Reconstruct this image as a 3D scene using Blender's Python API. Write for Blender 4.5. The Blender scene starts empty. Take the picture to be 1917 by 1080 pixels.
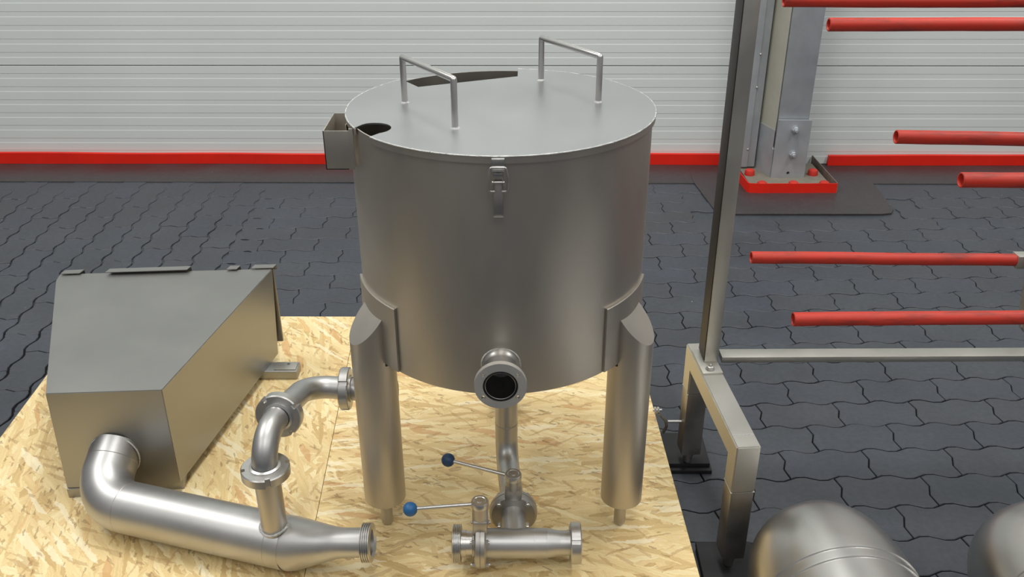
import bpy, bmesh, math, random
from mathutils import Vector, Matrix
PI=math.pi
sc=bpy.context.scene; col=sc.collection
# ---------------------------------------------------------------- camera
FPX,TH,ROLL=1692.3,math.radians(27.255),math.radians(-.187)
CAM=Vector((0,0,1.575))
F_=Vector((0,math.cos(TH),-math.sin(TH))); U_=Vector((0,math.sin(TH),math.cos(TH))); R_=Vector((1,0,0))
R2=R_*math.cos(ROLL)+U_*math.sin(ROLL); U2=-R_*math.sin(ROLL)+U_*math.cos(ROLL)
cd=bpy.data.cameras.new('camera'); co=bpy.data.objects.new('camera',cd); col.objects.link(co)
cd.sensor_width=36; cd.lens=FPX*36/1917; cd.clip_start=.05
M=Matrix((R2,U2,-F_)).transposed().to_4x4(); M.translation=CAM; co.matrix_world=M
sc.camera=co
# ---------------------------------------------------------------- world, lights, exposure
w=bpy.data.worlds.new('hall'); sc.world=w; w.use_nodes=True
w.node_tree.nodes['Background'].inputs[0].default_value=(.97,.985,1,1)
w.node_tree.nodes['Background'].inputs[1].default_value=.25
def lamp(name,loc,sx,sy,power,color=(1,.99,.95),rot=(0,0,0)):
    l=bpy.data.lights.new(name,'AREA'); l.shape='RECTANGLE'; l.size=sx; l.size_y=sy; l.energy=power; l.color=color
    o=bpy.data.objects.new(name,l); o.location=loc; o.rotation_euler=rot; col.objects.link(o); return o
for i,(x,y) in enumerate([(-3.2,2.2),(0,2.4),(3.2,2.2),(-3.2,-1.6),(0.2,-1.6),(3.2,-1.6)]):
    lamp('ceiling_lamp',(x,y,4.6),.8,2.4,96 if y>0 else 52)
sc.view_settings.view_transform='Standard'; sc.view_settings.look='None'
sc.view_settings.gamma=1; sc.view_settings.use_curve_mapping=False; sc.view_settings.exposure=0
# ---------------------------------------------------------------- geometry helpers
def proj(P):
    d=Vector(P)-CAM; z=d.dot(F_); return 958.5+FPX*d.dot(R2)/z, 540-FPX*d.dot(U2)/z, z
def ray(x,y): return F_+R2*((x-958.5)/FPX)-U2*((y-540)/FPX)
def atz(x,y,z): q=ray(x,y); return CAM+q*((z-CAM.z)/q.z)
def aty(x,y,v): q=ray(x,y); return CAM+q*(v/q.y)
def finish(bm,name,mat,parent=None,angle=35,smooth=True):
    bmesh.ops.recalc_face_normals(bm,faces=bm.faces)
    me=bpy.data.meshes.new(name); bm.to_mesh(me); bm.free()
    if smooth:
        me.polygons.foreach_set('use_smooth',[True]*len(me.polygons)); me.set_sharp_from_angle(angle=math.radians(angle))
    if mat: me.materials.append(mat)
    o=bpy.data.objects.new(name,me); col.objects.link(o)
    if parent: o.parent=parent; o.matrix_parent_inverse=parent.matrix_world.inverted()
    return o
def empty(name,loc=(0,0,0),rz=0):
    o=bpy.data.objects.new(name,None); o.empty_display_size=.05; col.objects.link(o)
    o.location=loc; o.rotation_euler=(0,0,rz); o.matrix_world=Matrix.Translation(loc)@Matrix.Rotation(rz,4,'Z'); return o
def tag(o,label=None,cat=None,group=None,kind=None):
    if label:o['label']=label
    if cat:o['category']=cat
    if group:o['group']=group
    if kind:o['kind']=kind
    return o
def box(bm,c,s,bev=0,rz=0,mat=None):
    T=Matrix.Translation(c)@Matrix.Rotation(rz,4,'Z')@Matrix.Diagonal((s[0],s[1],s[2],1))
    if mat is not None: T=mat@T
    t=bmesh.new(); bmesh.ops.create_cube(t,size=1,matrix=T)
    if bev: bmesh.ops.bevel(t,geom=t.edges[:],offset=bev,segments=2,affect='EDGES',profile=.6)
    join(bm,t); return bm
def join(bm,t):
    me=bpy.data.meshes.new('t'); t.to_mesh(me); t.free(); bm.from_mesh(me); bpy.data.meshes.remove(me)
def frame(a):
    a=Vector(a).normalized(); h=Vector((0,0,1)) if abs(a.z)<.9 else Vector((0,1,0))
    u=h.cross(a).normalized(); v=a.cross(u); return a,u,v
def lathe(bm,o,a,prof,n=40,cap0=True,cap1=True):
    """prof: (distance along axis, radius)"""
    a,u,v=frame(a); o=Vector(o); rings=[]
    for s,r in prof:
        rings.append([bm.verts.new(o+a*s+(u*math.cos(2*PI*k/n)+v*math.sin(2*PI*k/n))*max(r,1e-5)) for k in range(n)])
    for A,B in zip(rings,rings[1:]):
        for k in range(n): bm.faces.new((A[k],A[(k+1)%n],B[(k+1)%n],B[k]))
    if cap0: bm.faces.new(rings[0])
    if cap1: bm.faces.new(rings[-1])
    return bm
def cyl(bm,p,q,r,n=24,bev=0):
    p=Vector(p);q=Vector(q);L=(q-p).length
    pr=[(0,r),(L,r)] if not bev else [(0,r-bev),(bev,r),(L-bev,r),(L,r-bev)]
    return lathe(bm,p,q-p,pr,n)
def fillet(pts,R,n=10):
    pts=[Vector(p) for p in pts]; out=[pts[0]]
    if not hasattr(R,'__len__'): R=[R]*(len(pts)-2)
    for i in range(1,len(pts)-1):
        a=(pts[i-1]-pts[i]).normalized(); b=(pts[i+1]-pts[i]).normalized()
        ang=a.angle(b)
        if ang>3.13: out.append(pts[i]); continue
        d=R[i-1]/math.tan(ang/2); c=pts[i]+(a+b).normalized()*(R[i-1]/math.sin(ang/2))
        p0=pts[i]+a*d; p1=pts[i]+b*d; v0=p0-c; v1=p1-c; tot=v0.angle(v1)
        ax=v0.cross(v1).normalized()
        for k in range(n+1): out.append(c+Matrix.Rotation(tot*k/n,3,ax)@v0)
    out.append(pts[-1]); return out
def sweep(bm,path,r,n=28,caps=True):
    path=[Vector(p) for p in path]; N=len(path)
    if not hasattr(r,'__len__'): r=[r]*N
    tan=[]
    for i in range(N):
        if i==0:t=path[1]-path[0]
        elif i==N-1:t=path[-1]-path[-2]
        else:t=(path[i+1]-path[i]).normalized()+(path[i]-path[i-1]).normalized()
        tan.append(t.normalized())
    a,u,v=frame(tan[0]); rings=[]
    for i in range(N):
        u=(u-tan[i]*u.dot(tan[i])).normalized(); v=tan[i].cross(u)
        rings.append([bm.verts.new(path[i]+(u*math.cos(2*PI*k/n)+v*math.sin(2*PI*k/n))*r[i]) for k in range(n)])
    for A,B in zip(rings,rings[1:]):
        for k in range(n): bm.faces.new((A[k],A[(k+1)%n],B[(k+1)%n],B[k]))
    if caps: bm.faces.new(rings[0]); bm.faces.new(rings[-1])
    return bm
def circ(cx,cy,r,n=20,a0=0): return [(cx+r*math.cos(a0+2*PI*k/n),cy+r*math.sin(a0+2*PI*k/n)) for k in range(n)]
def plate(bm,loops,z0,z1,T=Matrix.Identity(4)):
    """flat plate with holes: first loop outer, others holes; local xy, thickness z0..z1, transform T"""
    t=bmesh.new(); edges=[]
    for L in loops:
        vs=[t.verts.new((x,y,z0)) for x,y in L]
        for i in range(len(vs)): edges.append(t.edges.new((vs[i],vs[(i+1)%len(vs)])))
    if len(loops)==1: t.faces.new(t.verts[:])
    else: bmesh.ops.triangle_fill(t,use_beauty=True,use_dissolve=False,edges=edges)
    r=bmesh.ops.extrude_face_region(t,geom=t.faces[:])
    for v in r['geom']:
        if isinstance(v,bmesh.types.BMVert): v.co.z=z1
    bmesh.ops.transform(t,matrix=T,verts=t.verts[:]); join(bm,t); return bm
def axT(o,a):
    a,u,v=frame(a); T=Matrix((u,v,a)).transposed().to_4x4(); T.translation=Vector(o); return T
# ---------------------------------------------------------------- materials
def srgb(r,g,b):
    f=lambda c:(c/255/12.92) if c<=10.3 else ((c/255+.055)/1.055)**2.4
    return (f(r),f(g),f(b),1)
class NT:
    def __init__(s,name):
        s.m=bpy.data.materials.new(name); s.m.use_nodes=True; s.t=s.m.node_tree; s.b=s.t.nodes['Principled BSDF']
    def n(s,ty,**k):
        x=s.t.nodes.new(ty)
        for a,v in k.items():
            if a.startswith('i_'): x.inputs[a[2:].replace('_',' ')].default_value=v
            elif a[0]=='I' and a[1:].isdigit(): x.inputs[int(a[1:])].default_value=v
            else: setattr(x,a,v)
        return x
    def l(s,a,b): s.t.links.new(a,b)
def ramp(nt,fac,stops):
    r=nt.n('ShaderNodeValToRGB'); e=r.color_ramp.elements
    while len(e)<len(stops): e.new(.5)
    for x,(p,c) in zip(e,stops): x.position=p; x.color=c
    nt.l(fac,r.inputs[0]); return r.outputs[0]
def mixc(nt,fac,a,b,mode='MIX'):
    m=nt.n('ShaderNodeMix',data_type='RGBA',blend_type=mode)
    for s,v in ((m.inputs[0],fac),(m.inputs[6],a),(m.inputs[7],b)):
        if isinstance(v,(int,float,tuple)): s.default_value=v
        else: nt.l(v,s)
    return m.outputs[2]
def mat_steel(name,c,rough,var=.06,scale=9,aniso=0,bump=.0,stretch=(1,1,1),spots=0,patch=.08):
    nt=NT(name); b=nt.b; b.inputs['Metallic'].default_value=1
    tc=nt.n('ShaderNodeTexCoord'); mp=nt.n('ShaderNodeMapping'); mp.inputs['Scale'].default_value=stretch
    nt.l(tc.outputs['Object'],mp.inputs[0])
    n1=nt.n('ShaderNodeTexNoise',i_Scale=scale,i_Detail=4.,i_Roughness=.6); nt.l(mp.outputs[0],n1.inputs[0])
    n2=nt.n('ShaderNodeTexNoise',i_Scale=scale*40,i_Detail=2.); nt.l(mp.outputs[0],n2.inputs[0])
    lo=tuple(x*(1-patch) for x in c[:3])+(1,); hi=tuple(min(1,x*(1+patch)) for x in c[:3])+(1,)
    cc=ramp(nt,n1.outputs[0],[(.32,lo),(.68,hi)])
    if spots:
        n3=nt.n('ShaderNodeTexNoise',i_Scale=scale*1.7,i_Detail=6.); nt.l(mp.outputs[0],n3.inputs[0])
        f=ramp(nt,n3.outputs[0],[(.6,(0,0,0,1)),(.72,(spots,spots,spots,1))])
        cc=mixc(nt,f,cc,(c[0]*.55,c[1]*.47,c[2]*.38,1))
    nt.l(cc,b.inputs['Base Color'])
    r=nt.n('ShaderNodeMapRange',I1=.3,I2=.7,I3=rough-var,I4=rough+var); nt.l(n1.outputs[0],r.inputs[0]); nt.l(r.outputs[0],b.inputs['Roughness'])
    if aniso: b.inputs['Anisotropic'].default_value=aniso
    if bump:
        bp=nt.n('ShaderNodeBump',i_Strength=bump,i_Distance=.001); nt.l(n2.outputs[0],bp.inputs['Height']); nt.l(bp.outputs[0],b.inputs['Normal'])
    return nt.m
def mat_plain(name,c,rough=.5,metal=0,scale=8,var=.12,bump=0,bscale=60,spec=.5):
    nt=NT(name); b=nt.b; b.inputs['Metallic'].default_value=metal; b.inputs['Roughness'].default_value=rough
    b.inputs['Specular IOR Level'].default_value=spec
    tc=nt.n('ShaderNodeTexCoord'); n1=nt.n('ShaderNodeTexNoise',i_Scale=scale,i_Detail=5.,i_Roughness=.6); nt.l(tc.outputs['Object'],n1.inputs[0])
    lo=tuple(x*(1-var) for x in c[:3])+(1,); hi=tuple(min(1,x*(1+var)) for x in c[:3])+(1,)
    nt.l(ramp(nt,n1.outputs[0],[(.3,lo),(.7,hi)]),b.inputs['Base Color'])
    if bump:
        n2=nt.n('ShaderNodeTexNoise',i_Scale=bscale,i_Detail=6.); nt.l(tc.outputs['Object'],n2.inputs[0])
        bp=nt.n('ShaderNodeBump',i_Strength=bump,i_Distance=.002); nt.l(n2.outputs[0],bp.inputs['Height']); nt.l(bp.outputs[0],b.inputs['Normal'])
    return nt.m
STEEL=mat_steel('brushed_steel',(.56,.522,.465),.46,.04,5,0,.05,(1,1,.35),patch=.07)
LIDM=mat_steel('satin_sheet',(.50,.505,.515),.37,.03,4,0,.03,patch=.04)
HOPM=mat_steel('satin_hopper',(.375,.372,.358),.44,.04,3,0,.04,patch=.06)
PIPE=mat_steel('pipe_steel',(.52,.515,.505),.43,.02,9,0,.04,spots=.08,patch=.06)
FLM=mat_steel('ground_flange',(.66,.63,.58),.45,.04,20,patch=.04); FLM.node_tree.nodes['Principled BSDF'].inputs['Metallic'].default_value=.7
BRIGHT=mat_steel('turned_steel',(.60,.59,.57),.34,.02,9,patch=.06)
CAST=mat_steel('cast_steel',(.47,.45,.42),.42,.03,15,0,.08,patch=.08)
WELD=mat_steel('weld_bead',(.70,.70,.69),.34,.1,150,0,.6,patch=.15)
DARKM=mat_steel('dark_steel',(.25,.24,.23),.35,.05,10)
RACKM=mat_steel('rack_steel',(.56,.545,.50),.45,.05,6,0,.05,patch=.06)
RACKD=mat_steel('rack_leg_steel',(.40,.375,.34),.42,.05,12,0,.05,spots=.4,patch=.15)
GALV=mat_steel('galvanised_steel',(.46,.485,.51),.55,.04,9,0,.04,patch=.08)
GALV.node_tree.nodes['Principled BSDF'].inputs['Metallic'].default_value=.6
VESM=mat_steel('vessel_steel',(.62,.61,.59),.31,.01,4,.3,0,patch=.02)
SHADE=mat_plain('painted_side_shade',(.022,.019,.016),.55)  # near-black colour that paints shade on one side of the rack post
RUB=mat_plain('black_rubber',(.012,.012,.014),.7)
BLACK=mat_plain('black_seal',(.01,.01,.01),.5)
BLUE=mat_plain('blue_plastic',srgb(38,98,150),.45,scale=60,var=.2)
BLUED=mat_plain('dark_blue_plastic',srgb(38,68,104),.5,scale=60,var=.3)
RED=mat_plain('red_paint',srgb(228,34,14),.45,scale=5,var=.08)
def mat_redrub():
    nt=NT('red_rubber'); b=nt.b; tc=nt.n('ShaderNodeTexCoord'); mp=nt.n('ShaderNodeMapping'); mp.inputs['Scale'].default_value=(6,30,30)
    nt.l(tc.outputs['Object'],mp.inputs[0])
    n=nt.n('ShaderNodeTexNoise',i_Scale=1.6,i_Detail=5.,i_Roughness=.65); nt.l(mp.outputs[0],n.inputs[0])
    nt.l(ramp(nt,n.outputs[0],[(.3,srgb(206,50,32)),(.52,srgb(190,54,38)),(.75,srgb(118,44,36))]),b.inputs['Base Color'])
    b.inputs['Roughness'].default_value=.5
    n2=nt.n('ShaderNodeTexNoise',i_Scale=25.,i_Detail=4.); nt.l(tc.outputs['Object'],n2.inputs[0])
    bp=nt.n('ShaderNodeBump',i_Strength=.25,i_Distance=.002); nt.l(n2.outputs[0],bp.inputs['Height']); nt.l(bp.outputs[0],b.inputs['Normal'])
    return nt.m
REDR=mat_redrub()
WHITE=mat_plain('door_panel_paint',srgb(217,222,220),.5,scale=1.5,var=.03)
CREAM=mat_plain('cream_trim',srgb(176,174,160),.5,scale=9,var=.06)
def mat_paver(name,c,dark=False):
    nt=NT(name); b=nt.b
    geo=nt.n('ShaderNodeNewGeometry'); oi=nt.n('ShaderNodeObjectInfo')
    n1=nt.n('ShaderNodeTexNoise',i_Scale=3.5,i_Detail=4.); nt.l(geo.outputs['Position'],n1.inputs[0])
    n2=nt.n('ShaderNodeTexNoise',i_Scale=60.,i_Detail=5.,i_Roughness=.7); nt.l(geo.outputs['Position'],n2.inputs[0])
    a=tuple(x*.82 for x in c[:3])+(1,); h=tuple(x*1.18 for x in c[:3])+(1,)
    cc=ramp(nt,n1.outputs[0],[(.3,a),(.7,h)])
    blue=mixc(nt,oi.outputs['Random'],(1.03,1.,.96,1),(.96,.985,1.04,1))
    cc=mixc(nt,1.,cc,blue,'MULTIPLY')
    f=ramp(nt,n2.outputs[0],[(.35,(.8,.8,.8,1)),(.7,(1.1,1.1,1.1,1))]); cc=mixc(nt,1.,cc,f,'MULTIPLY')
    v=nt.n('ShaderNodeTexVoronoi',i_Scale=11.); nt.l(geo.outputs['Position'],v.inputs[0])
    s=ramp(nt,v.outputs['Distance'],[(.022,(1,1,1,1)),(.03,(0,0,0,1))])
    nn=nt.n('ShaderNodeTexNoise',i_Scale=4.2); nt.l(geo.outputs['Position'],nn.inputs[0])
    s2=ramp(nt,nn.outputs[0],[(.56,(0,0,0,1)),(.6,(1,1,1,1))]); s=mixc(nt,1.,s,s2,'MULTIPLY')
    cc=mixc(nt,s,cc,(.35,.34,.31,1)); nt.l(cc,b.inputs['Base Color'])
    r=nt.n('ShaderNodeMapRange',I1=.3,I2=.7,I3=.36,I4=.52); nt.l(n1.outputs[0],r.inputs[0]); nt.l(r.outputs[0],b.inputs['Roughness'])
    bp=nt.n('ShaderNodeBump',i_Strength=.35,i_Distance=.0015); nt.l(n2.outputs[0],bp.inputs['Height']); nt.l(bp.outputs[0],b.inputs['Normal'])
    return nt.m
PAV=mat_paver('painted_paver',srgb(66,70,77))
CONC=mat_paver('dark_concrete',srgb(62,58,60))
BED=mat_plain('joint_bed',(.006,.006,.007),.9)
BASEC=mat_plain('base_concrete',srgb(122,116,104),.8,scale=30)
WOOD=mat_plain('raw_bearer_wood',srgb(190,155,105),.7,scale=20,var=.2)
def mat_osb(name,turn,off):
    nt=NT(name); b=nt.b; tc=nt.n('ShaderNodeTexCoord'); prev=None
    cols=[(0,srgb(206,176,120)),(.2,srgb(226,199,144)),(.6,srgb(236,212,158)),(.9,srgb(243,225,178)),(1,srgb(222,186,128))]
    f1=nt.n('ShaderNodeTexNoise',i_Scale=14.,i_Detail=3.,i_Roughness=.6); nt.l(tc.outputs['Object'],f1.inputs[0])
    w0=nt.n('ShaderNodeVectorMath',operation='MULTIPLY_ADD'); nt.l(f1.outputs['Color'],w0.inputs[0]); w0.inputs[1].default_value=(.016,.016,0); nt.l(tc.outputs['Object'],w0.inputs[2])
    f2=nt.n('ShaderNodeTexNoise',i_Scale=120.,i_Detail=3.); nt.l(tc.outputs['Object'],f2.inputs[0])
    w1=nt.n('ShaderNodeVectorMath',operation='MULTIPLY_ADD'); nt.l(f2.outputs['Color'],w1.inputs[0]); w1.inputs[1].default_value=(.009,.009,0); nt.l(w0.outputs[0],w1.inputs[2])
    layers=[(0,8,50,0),(18,9,60,.40),(-16,8,52,.45),(42,10,64,.55),(5,8,70,.5),(-38,10,66,.60),(68,11,60,.70),(10,7,62,.6),(-8,10,80,.62),(25,6,90,.7)]
    h=None
    def rot(ang,loc):
        mp=nt.n('ShaderNodeMapping'); mp.inputs['Rotation'].default_value=(0,0,math.radians(ang+turn)); mp.inputs['Location'].default_value=loc; nt.l(w1.outputs[0],mp.inputs[0]); return mp
    def cell(mp,sx,sy):
        m2=nt.n('ShaderNodeMapping'); m2.inputs['Scale'].default_value=(sx,sy,1); nt.l(mp.outputs[0],m2.inputs[0])
        v=nt.n('ShaderNodeTexVoronoi',voronoi_dimensions='2D',i_Scale=1.,i_Randomness=1.); nt.l(m2.outputs[0],v.inputs[0])
        sp=nt.n('ShaderNodeSeparateColor'); nt.l(v.outputs['Color'],sp.inputs[0]); return sp
    for i,(ang,sx,sy,th) in enumerate(layers):
        mp=rot(ang,(i*3.17+off,i*1.71,0)); sp=cell(mp,sx,sy)
        g=nt.n('ShaderNodeMapping'); g.inputs['Scale'].default_value=(9,260,1); nt.l(mp.outputs[0],g.inputs[0])
        gn=nt.n('ShaderNodeTexNoise',i_Scale=1.,i_Detail=4.); nt.l(g.outputs[0],gn.inputs[0])
        c=ramp(nt,sp.outputs[0],cols)
        gr=ramp(nt,gn.outputs[0],[(.3,(.90,.87,.82,1)),(.62,(1.03,1.02,1.0,1))]); c=mixc(nt,1.,c,gr,'MULTIPLY')
        if prev is None: prev=c; h=sp.outputs[2]
        else:
            m=nt.n('ShaderNodeMath',operation='GREATER_THAN'); nt.l(sp.outputs[1],m.inputs[0]); m.inputs[1].default_value=th
            prev=mixc(nt,m.outputs[0],prev,c)
            hm=nt.n('ShaderNodeMix',data_type='FLOAT'); nt.l(m.outputs[0],hm.inputs[0]); nt.l(h,hm.inputs[2]); nt.l(sp.outputs[2],hm.inputs[3]); h=hm.outputs[0]
    for k,(sx,sy,an,colr,lo,st) in enumerate([(11,64,12,srgb(204,152,96),.955,.6),(18,120,-30,srgb(168,130,82),.966,.4),(24,150,48,srgb(176,134,86),.966,.4),(10,90,-6,srgb(250,238,204),.92,.6),(60,220,25,srgb(130,98,60),.975,.5),(40,200,-12,srgb(150,112,70),.968,.45)]):
        sp=cell(rot(an,(7+k+off,3*k,0)),sx,sy)
        m=nt.n('ShaderNodeMath',operation='GREATER_THAN'); nt.l(sp.outputs[1],m.inputs[0]); m.inputs[1].default_value=lo
        mm=nt.n('ShaderNodeMath',operation='MULTIPLY'); nt.l(m.outputs[0],mm.inputs[0]); mm.inputs[1].default_value=st
        prev=mixc(nt,mm.outputs[0],prev,colr)
    nt.l(prev,b.inputs['Base Color']); b.inputs['Roughness'].default_value=.6
    bp=nt.n('ShaderNodeBump',i_Strength=.3,i_Distance=.0012); nt.l(h,bp.inputs['Height']); nt.l(bp.outputs[0],b.inputs['Normal'])
    return nt.m
OSB=mat_osb('strand_board_right',0,0); OSBL=mat_osb('strand_board_left',52,11)
# ---------------------------------------------------------------- floor
bm=bmesh.new(); box(bm,(0,-1.1,-.06),(16,14.5,.1))
floor=finish(bm,'floor',BED,smooth=False); tag(floor,kind='structure')
PL,PW,G=.2350,.1175,.0036
def paver_outline():
    g=G/2; w=lambda u:.0088*math.sin(4*PI*u/PL)
    def ends(t): # t 0 (near) .. 1 (far)
        return [0,-.006,.007,0][t]
    pts=[]
    us=[.0]+[x/360*PL/2 for x in (55,125,235,305)]+[PL/2]+[PL/2+x/360*PL/2 for x in (55,125,235,305)]+[PL]
    bot=[(u,w(u)+g) for u in us]; top=[(u,w(u)+PW-g) for u in us]
    bot[0]=(g,g);bot[-1]=(PL-g,g);top[0]=(g,PW-g);top[-1]=(PL-g,PW-g)
    rt=[(PL-g-.006,PW*.36),(PL-g+.008,PW*.66)]; lf=[(g+.008,PW*.66),(g-.006,PW*.36)]
    return bot+rt+top[::-1]+lf
def paver_mesh(name):
    bm=bmesh.new(); O=paver_outline(); n=len(O); c=Vector((PL/2,PW/2))
    def inset(d):
        out=[]
        for i in range(n):
            a=Vector(O[i-1]);b=Vector(O[i]);e=Vector(O[(i+1)%n]); t=((b-a).normalized()+(e-b).normalized()).normalized()
            out.append(b+Vector((-t.y,t.x))*d)
        return out
    R=[[bm.verts.new((x-PL/2,y-PW/2,z)) for x,y in P] for P,z in ((O,-.012),(O,-.0015),(inset(.0016),0))]
    for A,B in zip(R,R[1:]):
        for i in range(n): bm.faces.new((A[i],A[(i+1)%n],B[(i+1)%n],B[i]))
    bm.faces.new(R[-1]); bmesh.ops.recalc_face_normals(bm,faces=bm.faces)
    me=bpy.data.meshes.new(name); bm.to_mesh(me); bm.free(); me.materials.append(PAV); return me
pm=paver_mesh('paver')
hm=paver_mesh('half_paver')
for v in hm.vertices: v.co.x=v.co.x*.5
YAW=math.radians(1.7); ORG=Vector((.978,2.172,0))
ROT=Matrix.Rotation(YAW,4,'Z')
random.seed(3); stones=[]
UB=-9*PL # local u of the change of laying direction
def front_ok(p):
    return p.y<4.155-.0*p.x
for j in range(-24,20):
    off=0 if j%2==0 else PL/2
    for i in range(-12,14):
        u=off+i*PL+PL/2; v=j*PW+PW/2
        if u-PL/2<UB-.001 : continue
        stones.append((ROT@Vector((u,v,0))+ORG,YAW))
PWL=.1215
for j in range(0,20):      # left field, rows run away from the camera
    off=0 if j%2==0 else PL/2
    for i in range(-14,12):
        u=UB-.002-PWL*(j+.5); v=off+i*PL+.04
        stones.append((ROT@Vector((u,v,0))+ORG,YAW+PI/2))
slab=[atz(1345,402,0),atz(1660,402,0),atz(1672,394,0),atz(1676,389,0),atz(1632,342,0)]
def in_slab(p): return .86<p.x<1.76 and p.y>3.75
def make_T(p,rz):
    return Matrix.Translation((p.x,p.y,random.uniform(-.0008,.0008)))@Matrix.Rotation(rz,4,'Z')@Matrix.Rotation(random.gauss(0,.003),4,'X')@Matrix.Rotation(random.gauss(0,.002),4,'Y')@Matrix.Rotation(random.gauss(0,.004),4,'Z')
halves=[ROT@Vector((UB+PL/4,j*PW+PW/2,0))+ORG for j in range(-23,20,2)]
vis=[];rest=[]
for p,rz in stones:
    if p.y>4.15-.0158*p.x or in_slab(p) or not(-3.6<p.x<3.6): continue
    px,py,z=proj(p); onboard=(-1.25<p.x<.32 and 1.0<p.y<2.28)
    T=make_T(p,rz)
    if z>0 and -40<px<1957 and 320<py<1110 and not onboard: vis.append((z,T))
    else: rest.append(T)
vis.sort(key=lambda a:a[0])
for k,(z,T) in enumerate(vis[:280]):
    o=bpy.data.objects.new('paver',pm); o.matrix_world=T; o.parent=floor; col.objects.link(o)
rest+=[T for z,T in vis[280:]]
for p in halves:
    if p.y<4.13:
        o=bpy.data.objects.new('half_paver',hm); o.matrix_world=make_T(p,YAW); o.parent=floor; col.objects.link(o)
bm=bmesh.new()
for T in rest:
    n0=len(bm.verts); bm.from_mesh(pm); bm.verts.ensure_lookup_table()
    bmesh.ops.transform(bm,matrix=T,verts=bm.verts[n0:])
# cut stones that fill the edges of the two fields
o=finish(bm,'distant_pavers',PAV,floor,smooth=False); tag(o,kind='stuff')
bm=bmesh.new()   # levelled filler next to the strip and slab
WY=math.radians(-.95)
T=Matrix.Translation((0,4.33,0))@Matrix.Rotation(WY,4,'Z')
box(bm,(0,0,-.0295),(9,.285,.065),.002,mat=T)
finish(bm,'concrete_strip',CONC,floor)
bm=bmesh.new(); S=[(.900,4.32),(.893,4.19),(.918,3.90),(.926,3.80),(.95,3.777),(1.67,3.770),(1.715,3.782),(1.742,3.83),(1.762,4.1),(1.765,4.18),(1.765,4.32)]
plate(bm,[S],-.05,.0045); finish(bm,'concrete_slab',CONC,floor)
bm=bmesh.new()   # joints and edge stones near the wall are levelled with painted mortar that rises towards it
V=[bm.verts.new(p) for p in ((-5,2.5,-.0119),(5,2.5,-.0119),(5,3.5,-.006),(5,4.3,-.0012),(-5,4.3,-.0012),(-5,3.5,-.006))]
bm.faces.new((V[0],V[1],V[2],V[5])); bm.faces.new((V[5],V[2],V[3],V[4]))
finish(bm,'painted_mortar',PAV,floor,smooth=False)
# ---------------------------------------------------------------- back wall of ribbed panels
wall=empty('wall_back',(0,4.472,0),WY); tag(wall,kind='structure')
def panel(z0,z1,gr,x0,x1):
    bm=bmesh.new(); d=.0010; pr=[(z0,.012),(z0,.0012),(z0+.0012,.0)] 
    for g in sorted(gr):
        a,b=g-.024,g   # recess from a (bottom step, faces up) to b (top step)
        pr+=[(a-.003,0),(a,d),(b-.001,d),(b,0)]
    pr+=[(z1-.0012,0),(z1,.0012),(z1,.012)]
    L=[];
    for z,y in pr: L.append((bm.verts.new((x0,y,z)),bm.verts.new((x1,y,z))))
    for A,B in zip(L,L[1:]): bm.faces.new((A[0],A[1],B[1],B[0]))
    f=[bm.verts.new((x0,.04,z0)),bm.verts.new((x1,.04,z0)),bm.verts.new((x1,.04,z1)),bm.verts.new((x0,.04,z1))]
    bm.faces.new(f); bm.faces.new((L[-1][0],L[-1][1],f[2],f[3])); bm.faces.new((L[0][0],L[0][1],f[1],f[0]))
    me=bpy.data.meshes.new('wall_panel'); bmesh.ops.recalc_face_normals(bm,faces=bm.faces); bm.to_mesh(me); bm.free(); me.materials.append(WHITE)
    o=bpy.data.objects.new('wall_panel',me); col.objects.link(o); o.parent=wall; return o
for x0,x1 in ((-7,1.19),(1.193,8)):
    panel(.004,.508-.0022,[.469-.0668*k for k in range(6)]+[.07],x0,x1)
    for k in range(7):
        z0=.508+.61*k; panel(z0+.0022,z0+.61-.0022,[z0+.0655+.0652*i for i in range(8)],x0,x1)
bm=bmesh.new(); box(bm,(.5,.06,2.4),(15,.03,4.8)); finish(bm,'backing',DARKM,wall).matrix_parent_inverse=Matrix.Identity(4)
# red painted kerb strips
def redstrip(name,x0,x1,label):
    bm=bmesh.new(); n=60; T=Matrix.Rotation(WY,4,'Z')
    random.seed(8); A=[]
    for i in range(n+1):
        x=x0+(x1-x0)*i/n; dz=.0035*math.sin(x*1.9+1)+.0015*math.sin(x*7); y=4.449
        y2=y+.004*math.sin(x*3.1)
        A.append([bm.verts.new(T@Vector((x,yy,zz))) for yy,zz in ((y2,.0035),(y2-.001,.059+dz),(y2+.018,.060+dz),(y+.018,.0035))])
    for a,b in zip(A,A[1:]):
        for k in range(4): bm.faces.new((a[k],a[(k+1)%4],b[(k+1)%4],b[k]))
    bm.faces.new(A[0]); bm.faces.new(A[-1])
    o=finish(bm,name,RED); tag(o,label,kind='structure'); return o
redstrip('trim_1',-6.5,1.05,'long red strip at the foot of the ribbed wall, left of the steel column')
redstrip('trim_2',1.551,7,'red strip at the foot of the ribbed wall, right of the steel column')
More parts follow.
